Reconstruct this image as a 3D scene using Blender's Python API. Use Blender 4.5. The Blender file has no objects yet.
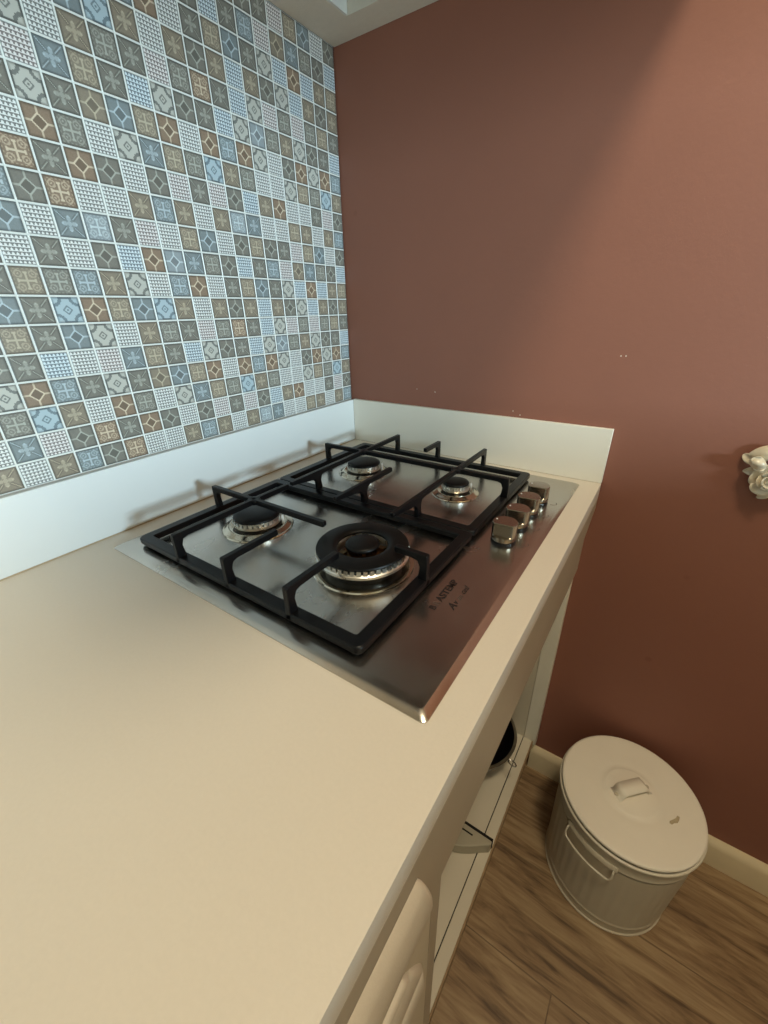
import bpy, bmesh, math, random
import numpy as np
from mathutils import Vector, Matrix
random.seed(7)
C = bpy.context.scene.collection
H = 0.8786                      # height of the worktop above the floor; z below is measured from the worktop
PI = math.pi

# ------------------------------------------------------------------ materials
def srgb(r, g, b):
    f = lambda c: (c/255/12.92) if c/255 <= .04045 else ((c/255+.055)/1.055)**2.4
    return (f(r), f(g), f(b), 1)

def mat(name, col, rough=.5, metal=0, noise=0, nscale=20, bump=0, bscale=60, rnoise=0, coat=0, stretch=None, spec=.5):
    m = bpy.data.materials.new(name); m.use_nodes = True
    nt = m.node_tree; b = nt.nodes['Principled BSDF']
    b.inputs['Base Color'].default_value = col
    b.inputs['Roughness'].default_value = rough
    b.inputs['Metallic'].default_value = metal
    b.inputs['Specular IOR Level'].default_value = spec
    if coat:
        b.inputs['Coat Weight'].default_value = coat; b.inputs['Coat Roughness'].default_value = .08
    tc = nt.nodes.new('ShaderNodeTexCoord'); mp = nt.nodes.new('ShaderNodeMapping')
    nt.links.new(tc.outputs['Object'], mp.inputs[0])
    if stretch: mp.inputs['Scale'].default_value = stretch
    if noise or rnoise:
        n = nt.nodes.new('ShaderNodeTexNoise'); n.inputs['Scale'].default_value = nscale; n.inputs['Detail'].default_value = 6
        nt.links.new(mp.outputs[0], n.inputs['Vector'])
    if noise:
        mx = nt.nodes.new('ShaderNodeMix'); mx.data_type = 'RGBA'
        lo = tuple(c*(1-noise) for c in col[:3])+(1,); hi = tuple(min(1, c*(1+noise)) for c in col[:3])+(1,)
        mx.inputs[6].default_value = lo; mx.inputs[7].default_value = hi
        nt.links.new(n.outputs['Fac'], mx.inputs[0]); nt.links.new(mx.outputs[2], b.inputs['Base Color'])
    if rnoise:
        r = nt.nodes.new('ShaderNodeMapRange'); r.inputs[1].default_value = .35; r.inputs[2].default_value = .7
        r.inputs[3].default_value = max(.02, rough-rnoise); r.inputs[4].default_value = rough+rnoise
        nt.links.new(n.outputs['Fac'], r.inputs[0]); nt.links.new(r.outputs[0], b.inputs['Roughness'])
    if bump:
        n2 = nt.nodes.new('ShaderNodeTexNoise'); n2.inputs['Scale'].default_value = bscale; n2.inputs['Detail'].default_value = 4
        nt.links.new(mp.outputs[0], n2.inputs['Vector'])
        bp = nt.nodes.new('ShaderNodeBump'); bp.inputs['Strength'].default_value = bump; bp.inputs['Distance'].default_value = .002
        nt.links.new(n2.outputs['Fac'], bp.inputs['Height']); nt.links.new(bp.outputs[0], b.inputs['Normal'])
    return m

M = dict(
    laminate=mat('cream_laminate', srgb(218, 208, 192), .38, noise=.03, nscale=300, bump=.05, bscale=500),
    upstand=mat('white_laminate', srgb(222, 226, 226), .22, noise=.02, nscale=8),
    cabinet=mat('painted_cabinet', srgb(214, 204, 184), .42, noise=.04, nscale=12, bump=.04, bscale=80),
    stile=mat('worn_white_board', srgb(236, 230, 214), .5, noise=.14, nscale=30, bump=.25, bscale=60, stretch=(1, 1, .25)),
    edge=mat('bare_board_edge', srgb(150, 124, 92), .7, noise=.3, nscale=60),
    gap=mat('dark_gap', srgb(18, 14, 12), .9),
    soffit=mat('soffit_plaster', srgb(228, 222, 208), .85, noise=.05, nscale=90, bump=.25, bscale=250),
    niche=mat('niche_daylit_white', srgb(226, 228, 222), .6, noise=.06, nscale=90),  # whiter than the soffit to carry the daylight on the lip
    white=mat('white_wall_paint', srgb(226, 220, 206), .8),
    base=mat('cream_baseboard', srgb(222, 204, 168), .5, noise=.08, nscale=25),
    steel=mat('stainless_steel', srgb(194, 188, 180), .24, 1, noise=.07, nscale=18, rnoise=.05, stretch=(1, .6, 1)),
    steel_edge=mat('stainless_edge', srgb(196, 188, 172), .25, 1),
    chrome=mat('polished_aluminium', srgb(232, 230, 224), .32, 1, rnoise=.08, nscale=80),
    dish=mat('burner_dish_steel', srgb(206, 196, 178), .17, 1, rnoise=.05, nscale=60),
    knob=mat('knob_steel', srgb(170, 162, 150), .2, 1),
    iron=mat('black_enamelled_iron', srgb(11, 11, 13), .36, noise=.2, nscale=80, bump=.12, bscale=500, spec=.25),
    cap=mat('burner_cap_black', srgb(14, 12, 11), .42, noise=.2, nscale=50, bump=.05, bscale=400, spec=.22),
    blackplastic=mat('black_plastic', srgb(12, 12, 13), .3),
    brass=mat('burner_brass', srgb(112, 88, 56), .35, 1),
    ink=mat('etched_print', srgb(38, 24, 20), .6),
    faint=mat('etched_print_faint', srgb(92, 74, 66), .5),
    can=mat('painted_tin', srgb(196, 184, 162), .5, noise=.06, nscale=14, bump=.03, bscale=50),
    lid=mat('painted_tin_lid', srgb(236, 227, 210), .5, noise=.05, nscale=12, bump=.03, bscale=50),
    wire=mat('handle_wire', srgb(214, 204, 184), .4),
    stain=mat('scuff_mark', srgb(178, 162, 130), .7, noise=.25, nscale=200),
    pan=mat('pan_black', srgb(16, 15, 17), .35),
    panrim=mat('pan_rim_steel', srgb(190, 186, 180), .25, 1),
    tray=mat('grey_plastic', srgb(170, 162, 142), .45),
    porcelain=mat('glazed_porcelain', srgb(226, 214, 190), .3, noise=.08, nscale=60, coat=.3),
    rubber=mat('rubber_foot', srgb(20, 20, 20), .7),
    recess=mat('recess_shade_panel', srgb(84, 70, 56), .7, noise=.2),  # dark tone stands for the shade deep in the recess
    aisle=mat('beige_wall_paint', srgb(196, 184, 160), .8),
    frame=mat('window_frame_paint', srgb(235, 235, 232), .4),
    shade=mat('lamp_trim', srgb(235, 232, 225), .5),
)
# painted wall: reddish brown with faint mottling, small lumps and a few paint chips
def wall_paint():
    m = mat('terracotta_wall_paint', srgb(144, 94, 77), .62, noise=.06, nscale=5, bump=.12, bscale=140)
    nt = m.node_tree; b = nt.nodes['Principled BSDF']
    src = b.inputs['Base Color'].links[0].from_socket
    tc = nt.nodes.new('ShaderNodeTexCoord')
    vo = nt.nodes.new('ShaderNodeTexVoronoi'); vo.inputs['Scale'].default_value = 9
    nt.links.new(tc.outputs['Object'], vo.inputs['Vector'])
    cmp_ = nt.nodes.new('ShaderNodeMapRange'); cmp_.inputs[1].default_value = .045; cmp_.inputs[2].default_value = .08
    cmp_.inputs[3].default_value = .35; cmp_.inputs[4].default_value = 0
    nt.links.new(vo.outputs['Distance'], cmp_.inputs[0])
    mx = nt.nodes.new('ShaderNodeMix'); mx.data_type = 'RGBA'; mx.inputs[7].default_value = srgb(118, 66, 54)
    nt.links.new(cmp_.outputs[0], mx.inputs[0]); nt.links.new(src, mx.inputs[6])
    out = mx.outputs[2]
    for (x, z, r) in CHIPS:
        d = nt.nodes.new('ShaderNodeVectorMath'); d.operation = 'DISTANCE'; d.inputs[1].default_value = (x, .004, z)
        nt.links.new(tc.outputs['Object'], d.inputs[0])
        lt = nt.nodes.new('ShaderNodeMath'); lt.operation = 'LESS_THAN'; lt.inputs[1].default_value = r
        nt.links.new(d.outputs['Value'], lt.inputs[0])
        m2 = nt.nodes.new('ShaderNodeMix'); m2.data_type = 'RGBA'; m2.inputs[7].default_value = srgb(222, 206, 190)
        nt.links.new(lt.outputs[0], m2.inputs[0]); nt.links.new(out, m2.inputs[6]); out = m2.outputs[2]
    nt.links.new(out, b.inputs['Base Color'])
    return m
CHIPS = [(.5846, H+.2285, .0011), (.5921, H+.2288, .0011), (.2319, H+.1396, .0013), (.1854, H+.1425, .0010), (.4117, H+.1166, .0011), (.4268, H+.1101, .0012)]
M['wall'] = wall_paint()

def plank_floor():
    m = bpy.data.materials.new('laminate_planks'); m.use_nodes = True
    nt = m.node_tree; N = nt.nodes; L = nt.links; b = N['Principled BSDF']
    tc = N.new('ShaderNodeTexCoord')
    mp = N.new('ShaderNodeMapping'); mp.inputs['Location'].default_value = (.35, .055, 0); L.new(tc.outputs['Object'], mp.inputs[0])
    br = N.new('ShaderNodeTexBrick'); br.inputs['Scale'].default_value = 1
    br.inputs['Brick Width'].default_value = 1.1; br.inputs['Row Height'].default_value = .185
    br.inputs['Mortar Size'].default_value = .0012; br.inputs['Mortar Smooth'].default_value = .2; br.offset = .37
    br.inputs['Color1'].default_value = (0, 0, 0, 1); br.inputs['Color2'].default_value = (1, 1, 1, 1); br.inputs['Mortar'].default_value = (.5, .5, .5, 1)
    L.new(mp.outputs[0], br.inputs['Vector'])
    # offset of the grain for each plank
    cmb = N.new('ShaderNodeVectorMath'); cmb.operation = 'MULTIPLY_ADD'; cmb.inputs[1].default_value = (7, 5, 3)
    L.new(br.outputs['Color'], cmb.inputs[0]); L.new(tc.outputs['Object'], cmb.inputs[2])
    g = N.new('ShaderNodeMapping'); g.inputs['Scale'].default_value = (1.6, 15, 1); L.new(cmb.outputs[0], g.inputs[0])
    n1 = N.new('ShaderNodeTexNoise'); n1.inputs['Scale'].default_value = 2.4; n1.inputs['Detail'].default_value = 9; n1.inputs['Roughness'].default_value = .62; n1.inputs['Distortion'].default_value = 1.1
    L.new(g.outputs[0], n1.inputs['Vector'])
    n2 = N.new('ShaderNodeTexNoise'); n2.inputs['Scale'].default_value = 9; n2.inputs['Detail'].default_value = 5; n2.inputs['Distortion'].default_value = .5
    L.new(g.outputs[0], n2.inputs['Vector'])
    mixf = N.new('ShaderNodeMath'); mixf.operation = 'MULTIPLY_ADD'; mixf.inputs[1].default_value = .35
    L.new(n2.outputs['Fac'], mixf.inputs[0]); L.new(n1.outputs['Fac'], mixf.inputs[2])
    cr = N.new('ShaderNodeValToRGB'); e = cr.color_ramp.elements
    e[0].position = .48; e[0].color = srgb(92, 70, 48); e[1].position = .90; e[1].color = srgb(172, 146, 110)
    k = e.new(.63); k.color = srgb(136, 108, 76)
    L.new(mixf.outputs[0], cr.inputs[0])
    mo = N.new('ShaderNodeMix'); mo.data_type = 'RGBA'; mo.inputs[7].default_value = srgb(60, 42, 26)
    fm = N.new('ShaderNodeMath'); fm.operation = 'MULTIPLY'; fm.inputs[1].default_value = .5
    L.new(br.outputs['Fac'], fm.inputs[0]); L.new(fm.outputs[0], mo.inputs[0]); L.new(cr.outputs[0], mo.inputs[6]); L.new(mo.outputs[2], b.inputs['Base Color'])
    b.inputs['Roughness'].default_value = .5
    bp = N.new('ShaderNodeBump'); bp.inputs['Strength'].default_value = .2; bp.inputs['Distance'].default_value = .001
    L.new(mixf.outputs[0], bp.inputs['Height']); L.new(bp.outputs[0], b.inputs['Normal'])
    return m
M['floor'] = plank_floor()

# ------------------------------------------------------------------ mesh helpers
class MB:
    """collects shapes; coordinates with z from the worktop surface"""
    def __init__(s): s.bm = bmesh.new()
    def box(s, x0, x1, y0, y1, z0, z1):
        v = [s.bm.verts.new(p) for p in [(x0,y0,z0),(x1,y0,z0),(x1,y1,z0),(x0,y1,z0),(x0,y0,z1),(x1,y0,z1),(x1,y1,z1),(x0,y1,z1)]]
        for f in [(3,2,1,0),(4,5,6,7),(0,1,5,4),(1,2,6,5),(2,3,7,6),(3,0,4,7)]: s.bm.faces.new([v[i] for i in f])
        return s
    def prism(s, pts, d, origin=(0,0,0), U=(1,0,0), V=(0,0,1), W=(0,1,0)):
        """2D polygon pts in (U,V), extruded from -d/2 to d/2 along W"""
        o = Vector(origin); U = Vector(U); V = Vector(V); W = Vector(W)
        a = [s.bm.verts.new(o+U*p[0]+V*p[1]-W*d/2) for p in pts]; b = [s.bm.verts.new(o+U*p[0]+V*p[1]+W*d/2) for p in pts]
        n = len(pts)
        s.bm.faces.new(a); s.bm.faces.new(b[::-1])
        for i in range(n): s.bm.faces.new([a[i], b[i], b[(i+1) % n], a[(i+1) % n]])
        return s
    def ring(s, outer, inner, z0, z1):
        """flat ring between two outlines of equal point count"""
        n = len(outer); P = lambda pts, z: [s.bm.verts.new((p[0], p[1], z)) for p in pts]
        ob, ot, ib, it = P(outer, z0), P(outer, z1), P(inner, z0), P(inner, z1)
        for i in range(n):
            j = (i+1) % n
            for q in ((ob[i],ob[j],ot[j],ot[i]), (ot[i],ot[j],it[j],it[i]), (it[i],it[j],ib[j],ib[i]), (ib[i],ib[j],ob[j],ob[i])): s.bm.faces.new(q)
        return s
    def lathe(s, prof, c, seg=48, a0=0, a1=2*PI, squash=None):
        full = abs(a1-a0-2*PI) < 1e-6; n = seg if full else seg+1
        rows = []
        for (r, z) in prof:
            if r < 1e-7 and full: rows.append([s.bm.verts.new((c[0], c[1], z))]); continue
            rows.append([s.bm.verts.new((c[0]+r*math.cos(a0+(a1-a0)*i/seg), c[1]+r*math.sin(a0+(a1-a0)*i/seg), z)) for i in range(n)])
        for A, B in zip(rows, rows[1:]):
            for i in range(seg):
                j = (i+1) % n if full else i+1
                if len(A) == 1 and len(B) == 1: continue
                if len(A) == 1: s.bm.faces.new([A[0], B[j], B[i]])
                elif len(B) == 1: s.bm.faces.new([A[i], A[j], B[0]])
                else: s.bm.faces.new([A[i], A[j], B[j], B[i]])
        return s
    def tube(s, pts, r, seg=10, closed=False):
        pts = [Vector(p) for p in pts]; n = len(pts); rings = []
        up = Vector((0, 0, 1)); prev = None
        for i, p in enumerate(pts):
            a = pts[(i-1) % n] if (closed or i > 0) else p; b = pts[(i+1) % n] if (closed or i < n-1) else p
            t = (b-a).normalized()
            if prev is None: prev = t.orthogonal().normalized()
            prev = (prev - t*prev.dot(t)).normalized(); q = t.cross(prev)
            rings.append([s.bm.verts.new(p+(prev*math.cos(k*2*PI/seg)+q*math.sin(k*2*PI/seg))*r) for k in range(seg)])
        for i in range(n if closed else n-1):
            A, B = rings[i], rings[(i+1) % n]
            for k in range(seg): s.bm.faces.new([A[k], A[(k+1) % seg], B[(k+1) % seg], B[k]])
        if not closed: s.bm.faces.new(rings[0][::-1]); s.bm.faces.new(rings[-1])
        return s
    def sheet(s, f, nu, nv):
        g = [[s.bm.verts.new(f(i/nu, j/nv)) for j in range(nv+1)] for i in range(nu+1)]
        for i in range(nu):
            for j in range(nv): s.bm.faces.new([g[i][j], g[i+1][j], g[i+1][j+1], g[i][j+1]])
        return s
    def build(s, name, m, parent=None, bevel=0, seg=2, ang=35, world=False, recalc=True, solid=0, off=0):
        bm = s.bm
        if recalc: bmesh.ops.recalc_face_normals(bm, faces=bm.faces)
        for f in bm.faces: f.smooth = True
        for e in bm.edges: e.smooth = not (len(e.link_faces) == 2 and e.calc_face_angle(0) > math.radians(ang))
        zoff = 0 if world else H
        if parent is not None: org = Vector(parent.location)
        else:
            co = [v.co for v in bm.verts]; lo = [min(c[i] for c in co) for i in range(3)]; hi = [max(c[i] for c in co) for i in range(3)]
            org = Vector(((lo[0]+hi[0])/2, (lo[1]+hi[1])/2, lo[2]+zoff))
            if name.startswith(('wall', 'floor', 'ceiling')): org = Vector((0, 0, 0))
        p = parent
        while p is not None and p.parent is not None: p = p.parent; org = org+Vector(p.location)
        for v in bm.verts: v.co += Vector((0, 0, zoff))-org
        me = bpy.data.meshes.new(name); bm.to_mesh(me); bm.free(); me.materials.append(m)
        o = bpy.data.objects.new(name, me); C.objects.link(o)
        if parent is not None: o.parent = parent
        else: o.location = org
        if solid:
            md = o.modifiers.new('thickness', 'SOLIDIFY'); md.thickness = solid; md.offset = off
        if bevel:
            md = o.modifiers.new('bevel', 'BEVEL'); md.width = bevel; md.segments = seg; md.limit_method = 'ANGLE'; md.angle_limit = math.radians(30)
        return o

def tag(o, label=None, cat=None, group=None, kind=None):
    if label: o['label'] = label
    if cat: o['category'] = cat
    if group: o['group'] = group
    if kind: o['kind'] = kind
    return o
def thing(name, loc, label, cat, group=None):
    o = bpy.data.objects.new(name, None); C.objects.link(o); o.empty_display_size = .05
    o.location = (loc[0], loc[1], loc[2]+H)
    return tag(o, label, cat, group)
def rrect(x0, x1, y0, y1, r, n=6):
    out = []
    for cx, cy, a in ((x1-r, y1-r, 0), (x0+r, y1-r, 90), (x0+r, y0+r, 180), (x1-r, y0+r, 270)):
        for k in range(n+1):
            t = math.radians(a+90*k/n); out.append((cx+r*math.cos(t), cy+r*math.sin(t)))
    return out
def struct(o): o['kind'] = 'structure'; return o

# ------------------------------------------------------------------ the tiled wall (one mesh, printed mosaic)
S, SZ, TOP = .0330, .03225, .105
# ten printed rows of the mosaic, each 18 tiles wide (columns -2..15 counted towards the corner), bottom row last
ROWS = '''Bt Db Pw Db Pw Ab Bl Ag Pk Pw Bt Db Pw Dg Bt Dg Ag Pk Bt Db Pw Dg
Ab Bg Dg Pw Ag Pw Dg Pb Dn Dl Ab Bg Dg Pb Ag Bb Pk Dt Ab Bg Dg Pb
Dn Pb Ag Bt Bg Bb At Qw Pw Bb Dn Pw Ag Bt Db Ag Qw Pb Dn Pb At Bt
Pb Ag Db Ag Qb Dn Bt Db Qb At Pw At Dg At Pb At Dg Qw Pb At Dg At
Pk Bg Bt Ag Db Qw Pw At Bg Ag Pk Bg Bn Ag Pb Qw Pk Bg Pk Bg Bt Ag
Qw Dg Ag Pb Pw Pk Ab Bt Ag Pb Qw Dg Ag Pb Qw Dl Bg At Qw Dg Ag Pb
Dn Qw Dn Bb Ag Qw Ag Dt Db Bt Dn Pw Dn Bb Dn Qw Pw Dg Dn Qw Dn Bb
Bt Bg Qb At Pw Dn Bg Pw Qw Ab Bt Bg Qb At Bg Pw Pw Qw Bt Bg Qb At
Pw Ab Pk Dg Bn Ag Dn Dg Pw Dg Pk Ag Pk Dg Pb At Dn Pw Pw Ag Pk Dg
At Pw At Bb Dg Bn Pw Pw At Bb At Pw At Bl Ab Pw Pw Bt At Pw At Bb'''.split('\n')
ROWS = [r.split() for r in ROWS]
BASE = dict(g=(124, 122, 114), t=(139, 129, 114), n=(140, 121, 103), b=(127, 137, 139), l=(148, 157, 161), w=(150, 150, 146), k=(150, 140, 138))
LINE = dict(g=(176, 178, 168), t=(190, 180, 158), n=(214, 198, 174), b=(184, 198, 205), l=(200, 212, 216), w=(176, 176, 168), k=(190, 180, 176))
def lin(c):
    c = np.asarray(c, float)/255
    return np.where(c <= .04045, c/12.92, ((c+.055)/1.055)**2.4)
def tile_colours(code, X, Y):
    k, c = code
    x, y = X-.5, Y-.5
    r = np.hypot(x, y); th = np.arctan2(y, x)
    base = np.array(BASE[c], float); line = np.array(LINE[c], float)
    edge = np.maximum(np.abs(x), np.abs(y))
    col = np.ones(X.shape+(3,))*base
    rnd = np.random.RandomState(abs(hash(k))%97+ord(c)).rand(*X.shape)
    col += (rnd[..., None]-.5)*8
    def put(mask, v, a=1.0): col[mask] = col[mask]*(1-a)+np.array(v, float)*a
    if k == 'D':
        d = np.abs(x)+np.abs(y)
        put(d < .23, base*.84)
        put(np.abs(d-.262) < .042, line)
        put(((np.abs(x) < .028) | (np.abs(y) < .028)) & (d > .29), line, .8)
    elif k == 'A':
        put((np.abs(np.abs(x)-np.abs(y)) < .03) & (r > .2) & (r < .6), line, .9)
        put((np.abs(np.abs(x)-np.abs(y)) > .035) & (np.abs(np.abs(x)-np.abs(y)) < .08) & (r > .2) & (r < .5), base*.86)
        star = .09+.21*np.abs(np.cos(2*th))**4
        put(r < star, line, .6)
        put((np.maximum(np.abs(x), np.abs(y)) > .22) & (np.maximum(np.abs(x), np.abs(y)) < .32) & (np.minimum(np.abs(x), np.abs(y)) < .1-(np.maximum(np.abs(x), np.abs(y))-.22)), line, .7)
    elif k == 'B':
        put((np.minimum(np.abs(x), np.abs(y)) < .035) & (r < .3), line, .9)
        put((r > .24) & (r < .33) & (np.abs(np.cos(2*th)) > .86), line, .85)
        ax, ay = np.abs(x)-.24, np.abs(y)-.24; q = np.hypot(ax, ay)
        put((q > .085) & (q < .14), line, .6)
        put(q < .035, line, .7)
        put((edge > .38) & (edge < .43) & ((np.floor(X*14)+np.floor(Y*14)) % 2 == 0), line, .5)
    elif k == 'Q':
        light = np.array((188, 188, 180), float) if c == 'w' else np.array((172, 190, 198), float)
        dark = np.array((120, 122, 118), float) if c == 'w' else np.array((116, 132, 140), float)
        col[:] = light
        dc = np.hypot(np.abs(x)-.5, np.abs(y)-.5)
        put((dc > .26) & (dc < .38), dark)
        put(((np.abs(x) > .42) | (np.abs(y) > .42)) & (dc > .38), dark)
        d = np.abs(x)+np.abs(y)
        put((d > .12) & (d < .2), dark); put(d < .05, dark)
    elif k == 'P':
        n = 7
        a, b = (X*n) % 1, (Y*n) % 1
        white = {'w': (228, 230, 228), 'b': (214, 226, 232), 'k': (229, 225, 223)}[c]
        dark = {'w': (122, 124, 122), 'b': (112, 124, 132), 'k': (128, 121, 119)}[c]
        col[:] = dark
        put((np.abs(a-.5) < .47*(1-(b-.1)/.85)) & (b < .85), white)
    if k != 'P':
        v = np.clip((edge-.40)/.08, 0, 1)[..., None]
        col = col*(1-.30*v)
    else:
        v = (edge > .46)
        put(v, np.array((130, 134, 134)))
    return lin(np.clip(col, 0, 255))
def tiled_wall():
    verts, faces, cols = [], [], []
    g = .035
    def add_tile(c, r, N):
        code = ROWS[r % 10][(c+6) if c >= -6 else ((c+6) % 18)]
        y1 = -S*(15-c) ; y0 = y1-S      # column 15 touches the corner
        z1 = TOP+SZ*(20-r); z0 = z1-SZ
        u = np.concatenate([[0], g+(1-2*g)*np.arange(N+1)/N, [1]])
        n = N+2
        base = sum(len(v) for v in verts)
        YY, ZZ = np.meshgrid(y0+(y1-y0)*u, z0+(z1-z0)*u, indexing='ij')
        mid = (np.arange(N)+.5)/N
        X, Y = np.meshgrid(mid, mid, indexing='ij')
        fc = np.ones((n, n, 3))*lin((222, 225, 221))
        fc[1:-1, 1:-1] = tile_colours(code, X, Y)
        depth = np.zeros_like(YY)
        depth[1:-1, 1:-1] = .0008
        V = np.stack([depth-.005, YY, ZZ+H], -1).reshape(-1, 3)
        idx = np.arange((n+1)*(n+1)).reshape(n+1, n+1)+base
        F = np.stack([idx[:-1, :-1], idx[1:, :-1], idx[1:, 1:], idx[:-1, 1:]], -1).reshape(-1, 4)
        verts.append(V); faces.append(F); cols.append(fc.reshape(-1, 3))
    for c in range(-40, 16):
        for r in range(20): add_tile(c, r, (35 if ROWS[r % 10][(c+6) % 22 if c >= -6 else (c+6) % 18][0] == 'P' else 28) if c >= -9 else 7)
    V = np.concatenate(verts); F = np.concatenate(faces); K = np.concatenate(cols)
    # solid wall behind the tiles, with a plain strip below them
    nb = len(V)
    y0, y1, z0, z1 = -3.2, 0.0, 0.0, 2.62
    xb = -.12; xf = -.006
    bx = np.array([(xb,y0,z0),(xf,y0,z0),(xf,y1,z0),(xb,y1,z0),(xb,y0,z1),(xf,y0,z1),(xf,y1,z1),(xb,y1,z1)])
    bf = np.array([(3,2,1,0),(4,5,6,7),(0,1,5,4),(1,2,6,5),(2,3,7,6),(3,0,4,7)])+nb
    V = np.concatenate([V, bx]); F = np.concatenate([F, bf]); K = np.concatenate([K, np.ones((6, 3))*lin((206, 200, 190))])
    me = bpy.data.meshes.new('wall_left')
    me.vertices.add(len(V)); me.vertices.foreach_set('co', V.astype(np.float32).ravel())
    me.loops.add(len(F)*4); me.loops.foreach_set('vertex_index', F.astype(np.int32).ravel())
    me.polygons.add(len(F)); me.polygons.foreach_set('loop_start', (np.arange(len(F))*4).astype(np.int32))
    try: me.polygons.foreach_set('loop_total', np.full(len(F), 4, np.int32))
    except Exception: pass
    me.update(calc_edges=True)
    ca = me.color_attributes.new('print', 'FLOAT_COLOR', 'CORNER')
    rgba = np.ones((len(F), 4, 4), np.float32); rgba[:, :, :3] = K[:, None, :]
    ca.data.foreach_set('color', rgba.ravel())
    m = bpy.data.materials.new('printed_mosaic_tile'); m.use_nodes = True
    nt = m.node_tree; b = nt.nodes['Principled BSDF']
    at = nt.nodes.new('ShaderNodeVertexColor'); at.layer_name = 'print'
    nt.links.new(at.outputs['Color'], b.inputs['Base Color'])
    b.inputs['Roughness'].default_value = .34
    me.materials.append(m)
    o = bpy.data.objects.new('wall_left', me); C.objects.link(o); struct(o)
tiled_wall()

# ------------------------------------------------------------------ the room
XR, YN, ZC = 3.0, -3.2, 2.62-H     # right wall, near wall, room ceiling
def room():
    b = MB(); b.box(-.12, XR+.12, YN-.12, .16, -H-.1, -H); struct(b.build('floor', M['floor']))
    b = MB(); b.box(-.12, XR+.12, .004, .16, -H, ZC); struct(b.build('wall_back', M['wall']))
    b = MB(); b.box(-.12, XR+.12, YN-.12, YN, -H, ZC); struct(b.build('wall_near', M['white']))
    # right wall with the window opening
    wy0, wy1, wz0, wz1 = WIN
    b = MB()
    b.box(XR, XR+.12, YN, wy0, -H, ZC); b.box(XR, XR+.12, wy1, 0.004, -H, ZC)
    b.box(XR, XR+.12, wy0, wy1, -H, wz0); b.box(XR, XR+.12, wy0, wy1, wz1, ZC)
    struct(b.build('wall_right', M['white']))
    b = MB()
    for (a, c, d, e) in ((wy0, wy1, wz0, wz0+.04), (wy0, wy1, wz1-.04, wz1), (wy0, wy0+.04, wz0+.04, wz1-.04), (wy1-.04, wy1, wz0+.04, wz1-.04)):
        b.box(XR+.03, XR+.08, a, c, d, e)
    struct(b.build('window_1', M['frame'], bevel=.004))
    b = MB(); b.box(-.12, XR+.12, YN-.12, .16, ZC, ZC+.1); struct(b.build('ceiling', M['white']))
    # low soffit over the worktop with a recess in its underside
    b = MB()
    rx0, rx1, ry0, ry1, rd = .070, .545, -.71, -.054, .024
    b.box(-.004, rx0, SOFY, .003, .75, ZC); b.box(rx1, SOFX, SOFY, .003, .75, ZC)
    b.box(rx0, rx1, ry1, .003, .75, ZC); b.box(rx0, rx1, SOFY, ry0, .75, ZC)
    b.box(rx0, rx1, ry0, ry1, .75+rd+.006, ZC)
    struct(b.build('trim_1', M['soffit']))
    b = MB(); b.box(rx0+.0005, rx1-.0005, ry0+.0005, ry1-.0005, .75+rd, .75+rd+.0055); struct(b.build('trim_3', M['recess']))   # panel closing the recess, shade inside put into its dark colour
    b = MB(); b.box(rx0, rx0+.004, ry0, ry1-.001, .7503, .75+rd-.0005)       # inner lip of the recess, daylight on it put into the white colour
    struct(b.build('trim_2', M['niche']))
    # unseen wall with an opening, added to block window light above and below it
    b = MB(); hy0, hy1, hz0, hz1 = -1.75, -.10, .195, .58
    b.box(1.45, 1.57, -2.2, .003, -H, hz0); b.box(1.45, 1.57, -2.2, .003, hz1, ZC); b.box(1.45, 1.57, -2.2, hy0, hz0, hz1); b.box(1.45, 1.57, hy1, .003, hz0, hz1)
    struct(b.build('wall_light_blocker', M['aisle']))
    # baseboard along the back wall
    b = MB(); prof = [(0, -H), (-.016, -H), (-.016, -H+.062), (-.012, -H+.074), (-.004, -H+.080), (0, -H+.080)]
    L0, L1 = .579, XR
    b.prism([(p[0], p[1]) for p in prof], L1-L0, origin=((L0+L1)/2, .004, 0), U=(0, 1, 0), V=(0, 0, 1), W=(1, 0, 0))
    struct(b.build('baseboard_back', M['base']))
WIN = (-1.28, -.82, .22, .66)
SOFX = .605; SOFY = -.765
room()

# ------------------------------------------------------------------ worktop with its apron and upstands
YW = -1.9
wt = thing('worktop', (.3, -.9, -.05), 'long cream laminate kitchen worktop with white upstands, carrying the gas hob', 'worktop')
b = MB()
hx0, hx1, hy0, hy1 = .075, .535, -.60, -.065        # cut-out under the hob
b.box(-.004, hx0, YW, -.004, -.03, 0); b.box(hx1, .6, YW, -.004, -.03, 0); b.box(hx0, hx1, YW, hy0, -.03, 0); b.box(hx0, hx1, hy1, -.004, -.03, 0)
bmesh.ops.remove_doubles(b.bm, verts=b.bm.verts, dist=1e-5)
b.build('slab', M['laminate'], wt)
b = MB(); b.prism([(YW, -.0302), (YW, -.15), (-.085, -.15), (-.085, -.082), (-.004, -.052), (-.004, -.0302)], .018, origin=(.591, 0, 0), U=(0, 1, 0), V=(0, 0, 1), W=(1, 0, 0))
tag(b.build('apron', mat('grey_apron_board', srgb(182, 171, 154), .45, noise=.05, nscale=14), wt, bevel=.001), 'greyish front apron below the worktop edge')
b = MB(); b.box(-.004, .004, YW, -.004, .0003, .1035)
tag(b.build('upstand', M['upstand'], wt, bevel=.0008), 'white upstand under the mosaic tiles')
b = MB(); b.box(.0045, .600, -.005, .003, .0003, .105)
tag(b.build('upstand', mat('cream_upstand', srgb(238, 232, 218), .3, noise=.02, nscale=8), wt, bevel=.0008), 'cream upstand along the terracotta wall')
b = MB(); b.tube([(.0045, y, .0006) for y in np.linspace(-1.88, -.006, 12)], .0012, 6)
b.build('sealant', mat('old_sealant', srgb(172, 152, 122), .6), wt)

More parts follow.
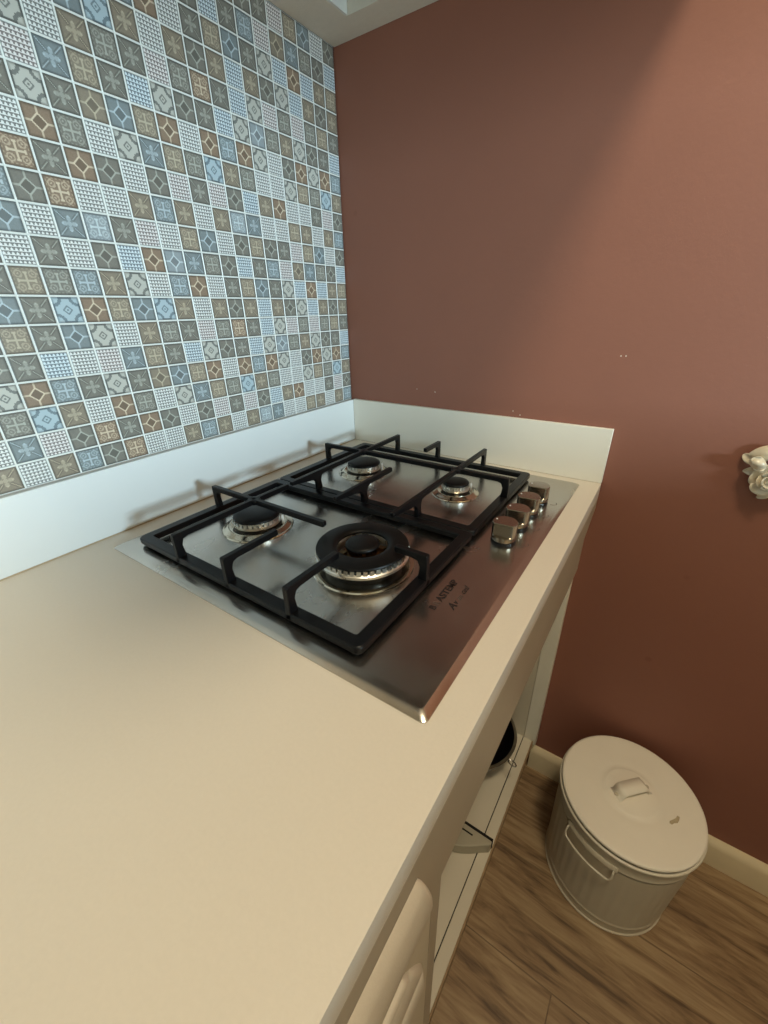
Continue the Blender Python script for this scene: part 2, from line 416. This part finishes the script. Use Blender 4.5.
# ------------------------------------------------------------------ base cabinet (open compartment)
cb = thing('base_cabinet', (.3, -.33, -H), 'cream open-fronted base cabinet below the gas hob, floor board on view', 'cabinet')
b = MB(); b.box(.03, .5555, -.018, .003, -H+.09, -.0305); b.build('side_panel', M['cabinet'], cb)
b = MB(); b.box(.5560, .588, -.018, .003, -.775, -.0525); tag(b.build('stile', M['stile'], cb, bevel=.001), 'chipped white stile against the wall')
b = MB(); b.box(.03, .554, -.655, -.0185, -.778, -.760); b.build('bottom_board', M['cabinet'], cb)
b = MB(); b.box(.554, .5558, -.655, -.0185, -.778, -.7625); b.build('gap', M['gap'], cb)
b = MB(); b.box(.5558, .578, -.655, -.0185, -.778, -.7595); b.build('front_rail', M['cabinet'], cb, bevel=.001)
b = MB(); b.box(.5781, .5815, -.655, -.0185, -.780, -.7612); tag(b.build('edge_band', M['edge'], cb), 'brown worn edge of the front rail')
b = MB(); b.box(.03, .045, -.655, -.0185, -.759, -.0305); b.build('back_panel', M['cabinet'], cb)
b = MB(); b.box(.03, .53, -.654, -.0185, -H, -.7785); b.build('plinth', M['cabinet'], cb)
cc = thing('base_cabinet', (.3, -1.28, -H), 'cream closed base cabinet at the near end, with a moulded front', 'cabinet')
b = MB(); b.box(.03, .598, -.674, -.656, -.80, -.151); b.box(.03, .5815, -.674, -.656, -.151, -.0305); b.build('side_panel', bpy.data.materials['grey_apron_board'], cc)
b = MB(); b.box(.03, .5815, -1.90, -.6745, -H+.09, -.0305); b.box(.5815, .598, -1.90, -.6745, -H+.09, -.151); b.build('body', M['cabinet'], cc)
b = MB(); b.box(.03, .53, -1.90, -.6755, -H, -H+.0895); b.build('plinth', M['cabinet'], cc)
# moulded front: a full rounded rail above three flutes
def moulding(b, z0, z1, ysf, bulge, yend=-1.30, x0=.6003):
    n = 14; m = 10
    def f(u, v):
        z = z0+(z1-z0)*v; s = math.sin(PI*v)
        ys = ysf(z)                                            # the end of the moulding is round in elevation
        y = ys+(yend-ys)*(u**2.6)
        k = math.sqrt(max(0, 1-(1-min(1, (ys-y)/.005))**2))
        return (x0+bulge*math.sqrt(max(s, 0))*k, y, z)
    b.sheet(f, 26, m)
dr = thing('cabinet_door', (.605, -1.0, -.60), 'cream moulded cabinet door with a rounded rail and flutes, bottom edge of the picture', 'cabinet door')
b = MB(); moulding(b, -.140, -.058, lambda z: -.6925-.014*(max(0, z+.125)/.065)**2-.004*(max(0, -.125-z)/.02)**2, .0095)
tag(b.build('rounded_rail', M['laminate'], dr, ang=60), 'thick rounded rail')
b = MB()
for (z0, z1) in ((-.188, -.168), (-.256, -.190), (-.304, -.258)):
    moulding(b, z0, z1, lambda z: -.6925-.036*(max(0, z+.256)/.085)**1.4, .0055)
b.build('fluted_panel', M['laminate'], dr, ang=60)
b = MB(); b.box(.5985, .6004, -1.30, -.684, -.600, -.1515); b.build('door_panel', M['cabinet'], dr)

# ------------------------------------------------------------------ gas hob
hob = thing('gas_hob', (.304, -.333, 0), 'stainless steel four-burner gas hob set into the cream worktop', 'hob')
X0, X1, Y0, Y1 = .0435, .5665, -.6375, -.0318
def plate():
    b = MB(); bm = b.bm
    rows = [rrect(X0+d, X1-d, Y0+d, Y1-d, .006) for d in (0, 0, .0015, .0070, .0085, .018)]
    zs = [.0003, .0012, .0022, .0048, .0051, .0049]
    R = [[bm.verts.new((p[0], p[1], z)) for p in r] for r, z in zip(rows, zs)]
    n = len(R[0])
    for A, B in zip(R, R[1:]):
        for i in range(n): bm.faces.new([A[i], A[(i+1) % n], B[(i+1) % n], B[i]])
    bm.faces.new(R[-1]); bm.faces.new(R[0][::-1])
    o = b.build('steel_plate', M['steel'], hob, ang=25)
    b = MB(); b.box(.080, .530, -.595, -.070, -.045, .0002); b.build('lower_case', M['blackplastic'], hob)
    return o
plate()
ZP = .0049
def teeth_ring(b, c, r0, r1, z0, z1, n):
    """castellated crown: a ring of narrow blocks separated by gas slots"""
    for k in range(n):
        a = 2*PI*k/n; d = 2*PI/n*.66
        pts = [(r0*math.cos(a), r0*math.sin(a)), (r1*math.cos(a), r1*math.sin(a)), (r1*math.cos(a+d), r1*math.sin(a+d)), (r0*math.cos(a+d), r0*math.sin(a+d))]
        b.prism([(p[0]+c[0], p[1]+c[1]) for p in pts], z1-z0, origin=(0, 0, (z0+z1)/2), U=(1, 0, 0), V=(0, 1, 0), W=(0, 0, 1))
def burner(c, rc, rd, zt, label):
    """small burner: steel dish, black base, slotted aluminium crown, black cap"""
    root = MB()
    root.lathe([(rd, ZP+.0001), (rd-.001, ZP+.0016), (rd-.004, ZP+.0022), (rc+.011, ZP+.0058), (rc+.0075, ZP+.0062), (rc+.004, ZP+.004), (rc-.004, ZP+.003), (0, ZP+.003)], c, 64)
    bo = root.build('burner', M['dish'], hob, ang=40); bo['label'] = label
    b = MB(); b.lathe([(rc+.0012, ZP+.004), (rc+.0012, zt-.016), (rc-.004, zt-.0150), (0, zt-.0150)], c, 48); b.build('burner_base', M['blackplastic'], bo)
    b = MB(); b.lathe([(rc-.003, zt-.0158), (rc+.0016, zt-.0150), (rc+.0022, zt-.0100), (rc-.0035, zt-.0090), (rc-.0035, zt-.006), (0, zt-.006)], c, 48)
    teeth_ring(b, c, rc-.006, rc+.0018, zt-.0101, zt-.0050, 30)
    b.build('flame_crown', M['chrome'], bo, ang=30)
    b = MB(); b.lathe([(rc-.003, zt-.0056), (rc, zt-.0050), (rc+.0004, zt-.0036), (rc-.001, zt-.0014), (rc-.008, zt-.0002), (0, zt+.0004)], c, 56)
    b.build('burner_cap', M['cap'], bo, ang=50)
    a = .6; b = MB(); b.tube([(c[0]+(rc+.0045)*math.cos(a), c[1]+(rc+.0045)*math.sin(a), ZP+.003), (c[0]+(rc+.0045)*math.cos(a), c[1]+(rc+.0045)*math.sin(a), zt-.006)], .0018, 10)
    b.build('igniter', M['frame'], bo)
BL, BR, FR, BIG = (.179, -.480), (.179, -.200), (.386, -.200), (.3835, -.4770)
burner(BL, .0350, .0545, .0290, 'medium burner at the near back corner')
burner(BR, .0330, .0520, .0290, 'medium burner at the far back corner')
burner(FR, .0235, .0430, .0290, 'smallest burner, next to the knobs')
def big_burner(c):
    b = MB(); b.lathe([(.0680, ZP+.0001), (.067, ZP+.0018), (.063, ZP+.0026), (.060, ZP+.0018), (.0585, ZP+.0016), (.056, ZP+.001), (0, ZP+.001)], c, 72)
    bo = b.build('burner', M['dish'], hob, ang=40); bo['label'] = 'large double-ring burner'
    b = MB(); b.lathe([(.049, ZP+.001), (.050, .0125), (.054, .0160), (.054, .0185), (.030, .0185), (.026, .012), (0, .012)], c, 72); b.build('burner_base', M['blackplastic'], bo)
    b = MB(); b.lathe([(.054, .0180), (.0595, .0190), (.0612, .0205), (.0615, .0240), (.0602, .0250), (.0590, .0262), (.050, .0275), (.050, .0315), (.036, .0315), (.033, .024), (.033, .018)], c, 72)
    teeth_ring(b, c, .0535, .0608, .0262, .0322, 48)
    b.build('flame_crown', M['chrome'], bo, ang=30)
    b = MB(); b.lathe([(.0330, .0318), (.0596, .0322), (.0606, .0332), (.0598, .0350), (.0520, .0368), (.0400, .0370), (.0350, .0360), (.0330, .0340), (.0330, .0318)], c, 80)
    b.build('outer_cap', M['cap'], bo, ang=50)
    b = MB(); b.lathe([(.030, .0125), (.026, .022), (.0195, .024), (.0195, .0285), (0, .0285)], c, 48)
    teeth_ring(b, c, .016, .0212, .0285, .0325, 20)
    for k in range(4):
        a = PI/4+k*PI/2; b.box(c[0]+.026*math.cos(a)-.004, c[0]+.026*math.cos(a)+.004, c[1]+.026*math.sin(a)-.004, c[1]+.026*math.sin(a)+.004, .018, .0265)
    b.build('inner_crown', M['brass'], bo, ang=30)
    b = MB(); b.lathe([(.0195, .0322), (.0222, .0330), (.0225, .0350), (.0212, .0372), (.0180, .0384), (0, .0390)], c, 48); b.build('inner_cap', M['cap'], bo, ang=50)
big_burner(BIG)

# knobs
def knob(c, ang=0):
    b = MB(); b.lathe([(.0176, ZP), (.0178, ZP+.0012), (.0172, ZP+.0040), (.014, ZP+.0048), (0, ZP+.0048)], c, 40)
    k = b.build('knob_collar', M['blackplastic'], hob)
    # steel body, a round drum with a broad flat grip face
    b = MB(); bm = b.bm
    n = 56
    def outline(r, cut):
        out = []
        for i in range(n):
            t = 2*PI*i/n; x, y = r*math.cos(t), r*math.sin(t)
            if cut and y < -cut: y = -cut
            out.append((c[0]+x*math.cos(ang)-y*math.sin(ang), c[1]+x*math.sin(ang)+y*math.cos(ang)))
        return out
    layers = [(.0155, 0, .0092), (.0170, 0, .0098), (.0176, 0, .0125), (.0176, 0, .0165), (.0174, .0112, .0175), (.0176, .0112, .0350), (.0168, .0104, .0362)]
    R = [[bm.verts.new((p[0], p[1], z)) for p in outline(r, cut)] for r, cut, z in layers]
    for A, B in zip(R, R[1:]):
        for i in range(n): bm.faces.new([A[i], A[(i+1) % n], B[(i+1) % n], B[i]])
    bm.faces.new(R[0][::-1]); bm.faces.new(R[-1])
    kb = b.build('knob', M['knob'], hob, ang=28)
    b = MB(); a = ang+PI*.93; b.lathe([(.0011, .0358), (.0011, .0367), (0, .0368)], (c[0]+.013*math.cos(a), c[1]+.013*math.sin(a)), 12); b.build('pointer_dot', M['frame'], kb)
for x, y in ((.5190, -.3215), (.5203, -.2690), (.5207, -.2160), (.5222, -.1630)): knob((x, y), 0.08)

# lettering and knob marks
def text(body, x, y, size, m, spacing=1.0, shear=0, bold=0):
    cu = bpy.data.curves.new('lettering', 'FONT'); cu.body = body; cu.size = size; cu.extrude = .00005; cu.space_character = spacing
    cu.shear = shear; cu.offset = bold
    t = bpy.data.objects.new('lettering', cu); C.objects.link(t)
    dg = bpy.context.evaluated_depsgraph_get(); me = bpy.data.meshes.new_from_object(t.evaluated_get(dg))
    bpy.data.objects.remove(t)
    me.materials.clear(); me.materials.append(m)
    o = bpy.data.objects.new('lettering', me); C.objects.link(o); o.parent = hob
    o.location = (x-.304, y+.333, .0052); o.rotation_euler = (0, 0, PI/2)
    return o
text('B', .5075, -.5105, .0112, M['ink'], bold=.0002)['label'] = 'printed letters'
text('R', .5075, -.5020, .0112, M['faint'])
text('ASTEMP', .5075, -.4930, .0125, M['ink'], bold=.0003, spacing=1.06)
text('A', .5255, -.4990, .0135, M['ink'], shear=.35, bold=.0003)
text('v', .5245, -.4885, .0105, M['ink'], shear=.35)
text('an', .5245, -.4800, .0100, M['faint'], shear=.35)
text('ced', .5240, -.4670, .0108, M['ink'], shear=.35)
def knob_mark(x, y):
    b = MB()
    pts = [(x+.006*math.cos(t), y+.006*math.sin(t)) for t in np.linspace(-2.2, 1.0, 14)]
    for (p, q) in zip(pts, pts[1:]):
        d = Vector((q[0]-p[0], q[1]-p[1])).normalized(); nrm = Vector((-d.y, d.x))*.0005
        b.bm.faces.new([b.bm.verts.new((v[0], v[1], .0051)) for v in ((p[0]-nrm.x, p[1]-nrm.y), (q[0]-nrm.x, q[1]-nrm.y), (q[0]+nrm.x, q[1]+nrm.y), (p[0]+nrm.x, p[1]+nrm.y))])
    b.build('knob_mark', M['faint'], hob)
for y in (-.316, -.262, -.209, -.156): knob_mark(.5475, y)

# ------------------------------------------------------------------ pan supports (two castings that lift off)
ZB0, ZB1, ZT = .0085, .0180, .0520
def prong(b, axis, at, p0, p1, post0=False, post1=False, th=.0072, hang0=0, hang1=0):
    """bar at pan height along x or y between p0 and p1, with a leg at either end down to the frame"""
    h = .0084; w = .0100; zt = ZT; zb = zt-h
    pts = []
    z0 = ZB0+.001
    # walk the outline in (distance, z)
    if post0:
        a = p0
        if hang0: pts += [(a, z0), (a-.001, zb-.012), (a-.008, zb-.005), (a-hang0, zb+.002), (a-hang0, zt)]
        else: pts += [(a, z0), (a, zt-.0015), (a+.0015, zt)]
    else: pts += [(p0, zb+.0015), (p0, zt-.001), (p0+.001, zt)]
    if post1: pts += [(p1-.0015, zt), (p1, zt-.0015), (p1, z0), (p1-w-.0035, z0), (p1-w, zb-.010), (p1-w-.003, zb-.002), (p1-w-.010, zb)]
    else: pts += [(p1-.001, zt), (p1, zt-.001), (p1, zb+.0015), (p1-.002, zb)]
    if post0: pts += [(p0+w+.010, zb), (p0+w+.003, zb-.002), (p0+w, zb-.010), (p0+w+.0035, z0)]
    else: pts += [(p0+.002, zb)]
    pts = pts[::-1]
    if axis == 'x': b.prism(pts, th, origin=(0, at, 0), U=(1, 0, 0), W=(0, 1, 0))
    else: b.prism(pts, th, origin=(at, 0, 0), U=(0, 1, 0), W=(1, 0, 0))
def hub(b, c, r=.0095):
    b.lathe([(0, ZT-.009), (r*.7, ZT-.009), (r, ZT-.004), (r, ZT-.0006), (r-.001, ZT-.0002), (0, ZT-.0002)], c, 20)
GX0, GX1 = .0775, .4820
def support(label, y0, y1, bars, hubs, feet):
    g = thing('pan_support', (.28, (y0+y1)/2, ZP), label, 'pan support', 'cast pan supports on the hob')
    b = MB(); w = .0155
    b.ring(rrect(GX0, GX1, y0, y1, .008), rrect(GX0+w, GX1-w, y0+w, y1-w, .003), ZB0, ZB1)
    b.build('frame', M['iron'], g, bevel=.0018)
    for a in bars:
        b = MB(); prong(b, *a[:4], **a[4]); b.build('prong', M['iron'], g, bevel=.0011)
    for c in hubs:
        b = MB(); hub(b, c); b.build('hub', M['iron'], g, bevel=.0006)
    for (fx, fy) in ((GX0+.012, y0+.010), (GX1-.012, y0+.010), (GX0+.012, y1-.010), (GX1-.012, y1-.010)):
        b = MB(); b.lathe([(0, ZP+.0004), (.0045, ZP+.0004), (.0055, ZP+.001), (.0055, ZB0+.001), (0, ZB0+.001)], (fx, fy), 16); b.build('foot', M['rubber'], g)
support('black cast pan support nearer the camera, over the largest burner', -.6145, -.3440, [
    ('x', -.480, GX0, .323, dict(post0=True)),
    ('y', .179, -.6145, -.410, dict(post0=True)),
    ('y', .282, -.6145, -.530, dict(post0=True)),
    ('y', .386, -.6145, -.530, dict(post0=True)),
    ('x', -.480, .437, GX1, dict(post1=True))], [BL], None)
support('black cast pan support next to the back wall, beside the knobs', -.3425, -.0640, [
    ('y', .179, -.3425, -.0640, dict(post0=True, post1=True, hang0=.060)),
    ('y', .282, -.3425, -.255, dict(post0=True, hang0=.068)),
    ('y', .282, -.128, -.0640, dict(post1=True)),
    ('y', .386, -.3425, -.0640, dict(post0=True, post1=True, hang0=.068)),
    ('x', -.200, GX0, GX1, dict(post0=True, post1=True))], [BR, FR], None)

# ------------------------------------------------------------------ pot and tray in the open cabinet
def pot():
    c = (.444, -.1345); r = .111; zf = -.7598; zt = -.668
    root = thing('saucepan', (c[0], c[1], zf), 'black saucepan with a bright metal rim standing in the open cabinet', 'pan')
    b = MB(); b.lathe([(0, zf), (r-.05, zf), (r-.038, zf+.006), (r-.012, zf+.055), (r-.001, zt-.004), (r-.004, zt-.004), (r-.015, zf+.056), (r-.042, zf+.010), (r-.052, zf+.004), (0, zf+.004)], c, 72); b.build('body', M['pan'], root)
    b = MB(); b.lathe([(r-.0045, zt-.004), (r, zt-.004), (r+.0025, zt-.001), (r+.0015, zt+.001), (r-.0045, zt)], c, 72)
    b.lathe([(r-.0045, zt-.004), (r-.0045, zt)], c, 72); b.build('rim', M['panrim'], root)
    a = math.radians(-14); px, py = c[0]+(r+.001)*math.cos(a), c[1]+(r+.001)*math.sin(a)
    u = Vector((math.cos(a), math.sin(a), 0)); v = Vector((-u.y, u.x, 0))
    b = MB(); o = Vector((px, py, zt-.012))
    b.tube([o+u*(.010+.010*math.cos(t))+v*.0055*math.sin(t) for t in np.linspace(0, 2*PI, 24, endpoint=False)], .0016, 8, closed=True)
    b.build('ring_lug', M['panrim'], root)
pot()
def tray():
    z0 = -.7593
    yb, x1, x0 = -.322, .5775, .455
    pts = [(x1, yb), (x1-.002, yb-.010)]
    for t in np.linspace(0.12, 1.0, 12):
        pts.append((x1-.002-(x1-x0)*t*.98, yb-.008-.048*math.sin(PI/2*min(1, t*1.35))))
    pts += [(x0, yb)]
    rt = thing('serving_tray', ((x0+x1)/2, yb-.02, z0+.001), 'grey plastic tray corner with a slot, lying in the open cabinet below the hob', 'tray')
    b = MB(); b.prism(pts, .030, origin=(0, 0, z0+.0165), U=(1, 0, 0), V=(0, 1, 0), W=(0, 0, 1)); b.build('body', M['tray'], rt, bevel=.002)
    b = MB(); b.box(x0, x1+.0005, yb+.0002, yb+.0045, z0+.001, z0+.0325); tag(b.build('edge_strip', M['gap'], rt), 'black strip along the straight edge')
    b = MB(); b.box(x0+.01, x1-.040, yb-.0145, yb-.0115, z0+.031, z0+.0322); tag(b.build('slot', M['gap'], rt), 'dark slot')
tray()

# ------------------------------------------------------------------ tin bin
def bin_():
    c = (.7945, -.1495); zt = -.604; r = .1235
    root = thing('waste_bin', (c[0], c[1], -H), 'round cream tin bin with a flat lid on the wood floor by the terracotta wall', 'bin')
    rt_ = .1282
    prof = [(0, -H+.002), (r-.006, -H+.002), (r-.003, -H), (r+.0012, -H+.001), (r+.0015, -H+.004), (r-.001, -H+.006), (r-.0015, -H+.026), (r+.0005, -H+.029), (r-.0006, -H+.032),
            (rt_-.0012, zt-.045), (rt_+.0006, zt-.042), (rt_-.0006, zt-.039), (rt_, zt-.006), (rt_-.003, zt-.006), (r-.004, -H+.010), (0, -H+.008)]
    b = MB(); bm = b.bm; seg = 132
    rows = []
    for (rr, z) in prof:
        flute = -H+.034 < z < zt-.001 or abs(z-(zt-.045)) < .002
        rows.append([bm.verts.new((c[0]+rr*math.cos(2*PI*i/seg), c[1]+rr*math.sin(2*PI*i/seg), z)) for i in range(seg)])
    for A, B in zip(rows, rows[1:]):
        for i in range(seg): bm.faces.new([A[i], A[(i+1) % seg], B[(i+1) % seg], B[i]])
    bmesh.ops.remove_doubles(bm, verts=bm.verts, dist=1e-5)
    body = b.build('body', M['can'], root, ang=40)
    # shallow vertical corrugations
    b = MB(); n = 44; z0, z1 = -H+.036, zt-.050
    def f(u, v):
        a = 2*PI*u; rr = r-.0004+(rt_-r-.0004)*v+.0009*(0.5+0.5*math.cos(n*a))*min(1, 8*v, 8*(1-v))
        return (c[0]+rr*math.cos(a), c[1]+rr*math.sin(a), z0+(z1-z0)*v)
    b.sheet(f, n*6, 12); b.build('corrugated_side', M['can'], root, ang=60)
    # bright rolled rim
    b = MB(); b.tube([(c[0]+(rt_+.0026)*math.cos(t), c[1]+(rt_+.0026)*math.sin(t), zt-.006) for t in np.linspace(0, 2*PI, 96, endpoint=False)], .0028, 8, closed=True)
    b.build('rolled_rim', M['wire'], root)
    rl = .1302
    b = MB(); b.lathe([(rl-.007, zt+.001), (rl-.001, zt+.0004), (rl, zt+.0015), (rl, zt+.0055), (rl-.0015, zt+.0075), (rl-.006, zt+.0082), (.100, zt+.0088), (.092, zt+.0096), (.084, zt+.0098), (.076, zt+.0108), (.060, zt+.0112),
                       (.053, zt+.0112), (.049, zt+.0130), (.046, zt+.0138), (0, zt+.0140)], c, 96)
    b.lathe([(rl-.007, zt+.001), (rl-.0075, zt-.004), (0, zt-.004)], c, 96)
    lid = b.build('lid', M['lid'], root, ang=50)
    b = MB(); b.lathe([(rl-.0062, zt-.0038), (rl-.0030, zt-.0038), (rl-.0030, zt+.0008), (rl-.0062, zt+.0008)], c, 96); b.build('seam', M['gap'], root)
    # strap handle on the lid
    hc = Vector((.7945, -.1470, 0)); u = Vector((.70, .70, 0)).normalized(); w = Vector((-u.y, u.x, 0))
    b = MB()
    ztop = zt+.0140
    path = [(-.034, .0006), (-.0285, .0008), (-.0270, .0040), (-.0250, .0100), (-.0215, .0136), (-.017, .0145), (0, .0148), (.019, .0145), (.0225, .0136), (.0245, .0100), (.0250, .0040), (.0262, .0008), (.032, .0006)]
    path = [Vector((hc.x+u.x*d*1.12, hc.y+u.y*d*1.12, ztop+z)) for d, z in path]
    prev = None
    for p in path:
        cur = [b.bm.verts.new(p-w*.0140), b.bm.verts.new(p+w*.0140)]
        if prev: b.bm.faces.new([prev[0], cur[0], cur[1], prev[1]])
        prev = cur
    b.build('lid_handle', M['lid'], lid, recalc=False, solid=.0016, off=0, ang=30)
    for s_ in (-1, 1):
        b = MB(); q = hc+u*.0350*s_
        b.lathe([(.0042, ztop+.0012), (.0038, ztop+.0026), (0, ztop+.0032)], (q.x, q.y), 14); b.build('rivet', M['can'], lid)
    b = MB(); sc = Vector((.8720, -.1620, ztop-.0025+.0003))
    sc.z = zt+.0110
    pts = [(-.014, -.006), (-.010, -.008), (-.004, -.004), (.003, -.002), (.008, .004), (.012, .012), (.008, .014), (.003, .008), (-.003, .004), (-.008, .001), (-.012, -.001)]
    b.prism([(p[0]*.9, p[1]*.9) for p in pts], .0003, origin=sc, U=(.93, .35, 0), V=(-.35, .93, 0), W=(0, 0, 1)); b.build('scuff', M['stain'], lid)
    # wire bail handle with its bracket on the front-left side
    b = MB(); a0 = math.radians(248); r = .1268; hw = .046/r; zh = zt-.045
    def on_r(a, rr, z): return Vector((c[0]+rr*math.cos(a), c[1]+rr*math.sin(a), z))
    pts = [on_r(a0-hw, r+.003, zh), on_r(a0-hw, r+.008, zh-.004), on_r(a0-hw, r+.010, zh-.018), on_r(a0-hw*.93, r+.0105, zh-.026)]
    for t in np.linspace(-.85, .85, 9): pts.append((on_r(a0+hw*t, r+.0105, zh-.028)*1.0))
    pts += [on_r(a0+hw*.93, r+.0105, zh-.026), on_r(a0+hw, r+.010, zh-.018), on_r(a0+hw, r+.008, zh-.004), on_r(a0+hw, r+.003, zh)]
    b.tube(pts, .0019, 8); b.build('side_handle', M['wire'], root)
    b = MB()
    def br(u_, v_):
        a = a0-hw*1.12+2.24*hw*u_; z = zh-.009+.018*v_
        return on_r(a, r+.0012+.0038*math.sin(PI*v_), z)
    b.sheet(br, 16, 8); b.build('handle_bracket', M['can'], root, solid=.001)
bin_()

# ------------------------------------------------------------------ porcelain flower ornament on the back wall
def ornament():
    ctr = Vector((FX, -.004, FZ))
    root = thing('flower_ornament', (ctr.x, .003, ctr.z), 'cream porcelain rose ornament with leaves, hung on the terracotta wall at the right edge', 'wall ornament')
    def P(x, z, d): return Vector((ctr.x+x, .0035-d, ctr.z+z))     # d = distance out of the wall
    def petal(b, ang, r0, r1, width, lift0, lift1, cup=.003, ruffle=.0012, c=(0, 0)):
        def f(u, v):
            t = ang+(v-.5)*width*(0.55+0.45*math.sin(PI*min(1, u*.8)))
            rr = r0+(r1-r0)*u*(1-.16*abs(2*v-1)**3)
            d = lift0+(lift1-lift0)*u+cup*math.sin(PI*v)*math.sin(PI*u*.7)+ruffle*math.sin(v*9+ang*3)*u*u
            return P(c[0]+rr*math.cos(t), c[1]+rr*math.sin(t), d)
        b.sheet(f, 10, 12)
    b = MB()
    for k in range(5): petal(b, k*2*PI/5+.55, .005, .0245+.0015*(k % 2), 1.6, .009, .017)
    b.build('rose', M['porcelain'], root, solid=.0014, recalc=False, ang=70)
    b = MB()
    for k in range(4): petal(b, k*PI/2+.2, .004, .0160, 1.8, .012, .023, .004)
    for k in range(3): petal(b, k*2*PI/3+.9, .003, .0105, 2.2, .017, .028, .003)
    b.build('inner_petals', M['porcelain'], root, solid=.0012, recalc=False, ang=70)
    b = MB()
    b.tube([P((.0062-.0054*t)*math.cos(t*11), (.0062-.0054*t)*math.sin(t*11), .022+.006*t) for t in np.linspace(0, 1, 50)], .0014, 7); b.build('rose_heart', M['porcelain'], root)
    # bud, slightly twisted, pointing up and to the left
    bc = (-.0205, .0255); ca, sa = math.cos(math.radians(150)), math.sin(math.radians(150))
    b = MB()
    def bud(u, v):
        a = 2*PI*u; ph = PI*v; rr = .0090*math.sin(ph)*(1+.13*math.sin(3*a+5*v))
        dx, dy = -math.cos(ph)*.0115, rr*math.cos(a)
        return P(bc[0]+dx*ca-dy*sa, bc[1]+dx*sa+dy*ca, .0200+rr*math.sin(a))
    b.sheet(bud, 30, 14); b.build('bud', M['porcelain'], root, ang=70)
    b = MB()
    for k, w_ in ((0, 1.9), (1, 1.9)): petal(b, math.radians(300-170*k), .0025, .0122, w_, .012, .0225, .003, c=bc)
    b.build('bud_petal', M['porcelain'], root, solid=.001, recalc=False)
    # big folded petal above the rose
    b = MB()
    def dome(u, v):
        a = math.radians(95)+(u-.5)*2.3; rr = .008+.0235*v
        return P(-.005+rr*math.cos(a), .022+rr*math.sin(a), .005+.013*math.sin(PI*(.15+.75*v))*math.sin(PI*(.1+.8*u)))
    b.sheet(dome, 16, 8); b.build('outer_petal', M['porcelain'], root, solid=.0014, recalc=False, ang=70)
    def leaf(ang, base, L, W, blunt=.7):
        b = MB(); c1, s1 = math.cos(ang), math.sin(ang)
        def f(u, v):
            wd = W*math.sin(PI*min(1, u*.90+.08))**blunt*(v-.5)*2
            d = .004+.004*math.sin(PI*u)-.0018*(1-abs(2*v-1))
            return P(base[0]+u*L*c1-wd*s1, base[1]+u*L*s1+wd*c1, d)
        b.sheet(f, 12, 8); b.build('leaf', M['porcelain'], root, solid=.0014, recalc=False, ang=70)
    leaf(math.radians(148), (-.0215, .0215), .0205, .0072, .4)
    leaf(math.radians(195), (-.0130, .0105), .0200, .0072, .9)
    leaf(math.radians(225), (.0120, -.0200), .0215, .0062)
    leaf(math.radians(-40), (.014, -.014), .026, .0070)
    leaf(math.radians(25), (.014, .014), .026, .0070)
    b = MB(); b.prism([(ctr.x+.014*math.cos(t), ctr.z+.014*math.sin(t)) for t in np.linspace(0, 2*PI, 24, endpoint=False)], .008, origin=(0, -.0006, 0), U=(1, 0, 0), V=(0, 0, 1), W=(0, 1, 0)); b.build('backing', M['porcelain'], root)
FX, FZ = .8275, .0570
ornament()

# ------------------------------------------------------------------ light: window daylight, ceiling lamp, dim room
def area(name, loc, target, sx, sy, power, col):
    l = bpy.data.lights.new(name, 'AREA'); l.shape = 'RECTANGLE'; l.size = sx; l.size_y = sy; l.energy = power; l.color = col
    o = bpy.data.objects.new(name, l); C.objects.link(o); o.location = (loc[0], loc[1], loc[2]+H)
    d = Vector(target)-Vector(loc); o.rotation_euler = d.to_track_quat('-Z', 'Z').to_euler()
    return o
wy, wz = (WIN[0]+WIN[1])/2, (WIN[2]+WIN[3])/2
area('window_daylight', (XR+.02, wy, wz), (0, wy, wz), WIN[3]-WIN[2]-.08, WIN[1]-WIN[0]-.08, 92, (.65, .89, 1.0))
LAMP = (.96, -.80, ZC-.03)
lamp = thing('ceiling_lamp', (LAMP[0], LAMP[1], ZC-.02), 'round white flush ceiling lamp above the aisle', 'ceiling lamp')
b = MB(); b.lathe([(.0, ZC-.0005), (.13, ZC-.0005), (.13, ZC-.016), (.115, ZC-.020), (.115, ZC-.004), (0, ZC-.004)], LAMP[:2], 48); b.build('trim_ring', M['shade'], lamp)
l = bpy.data.lights.new('lamp_light', 'AREA'); l.shape = 'DISK'; l.size = .30; l.energy = 17; l.color = (1.0, .87, .63)
o = bpy.data.objects.new('lamp_light', l); C.objects.link(o); o.location = (LAMP[0], LAMP[1], ZC-.022+H)

w = bpy.data.worlds.new('World'); bpy.context.scene.world = w; w.use_nodes = True
w.node_tree.nodes['Background'].inputs[0].default_value = (.60, .78, 1, 1); w.node_tree.nodes['Background'].inputs[1].default_value = 1.2

# ------------------------------------------------------------------ camera
cam = bpy.data.cameras.new('camera'); co = bpy.data.objects.new('camera', cam); C.objects.link(co)
yaw, pit, rol = .60531, -.45841, -.02165
F = Vector((-math.sin(yaw)*math.cos(pit), math.cos(yaw)*math.cos(pit), math.sin(pit)))
R0 = Vector((math.cos(yaw), math.sin(yaw), 0)); U0 = R0.cross(F)
R = R0*math.cos(rol)+U0*math.sin(rol); U = -R0*math.sin(rol)+U0*math.cos(rol)
mw = Matrix((R, U, -F)).transposed().to_4x4(); mw.translation = Vector((.66862, -.83823, .30684+H))
co.matrix_world = mw
cam.sensor_fit = 'VERTICAL'; cam.sensor_height = 32; cam.lens = 409.396/1024*32; cam.clip_start = .01
sc = bpy.context.scene; sc.camera = co
vs = sc.view_settings; vs.view_transform = 'Standard'; vs.look = 'None'; vs.gamma = 1; vs.use_curve_mapping = False; vs.exposure = 0.0
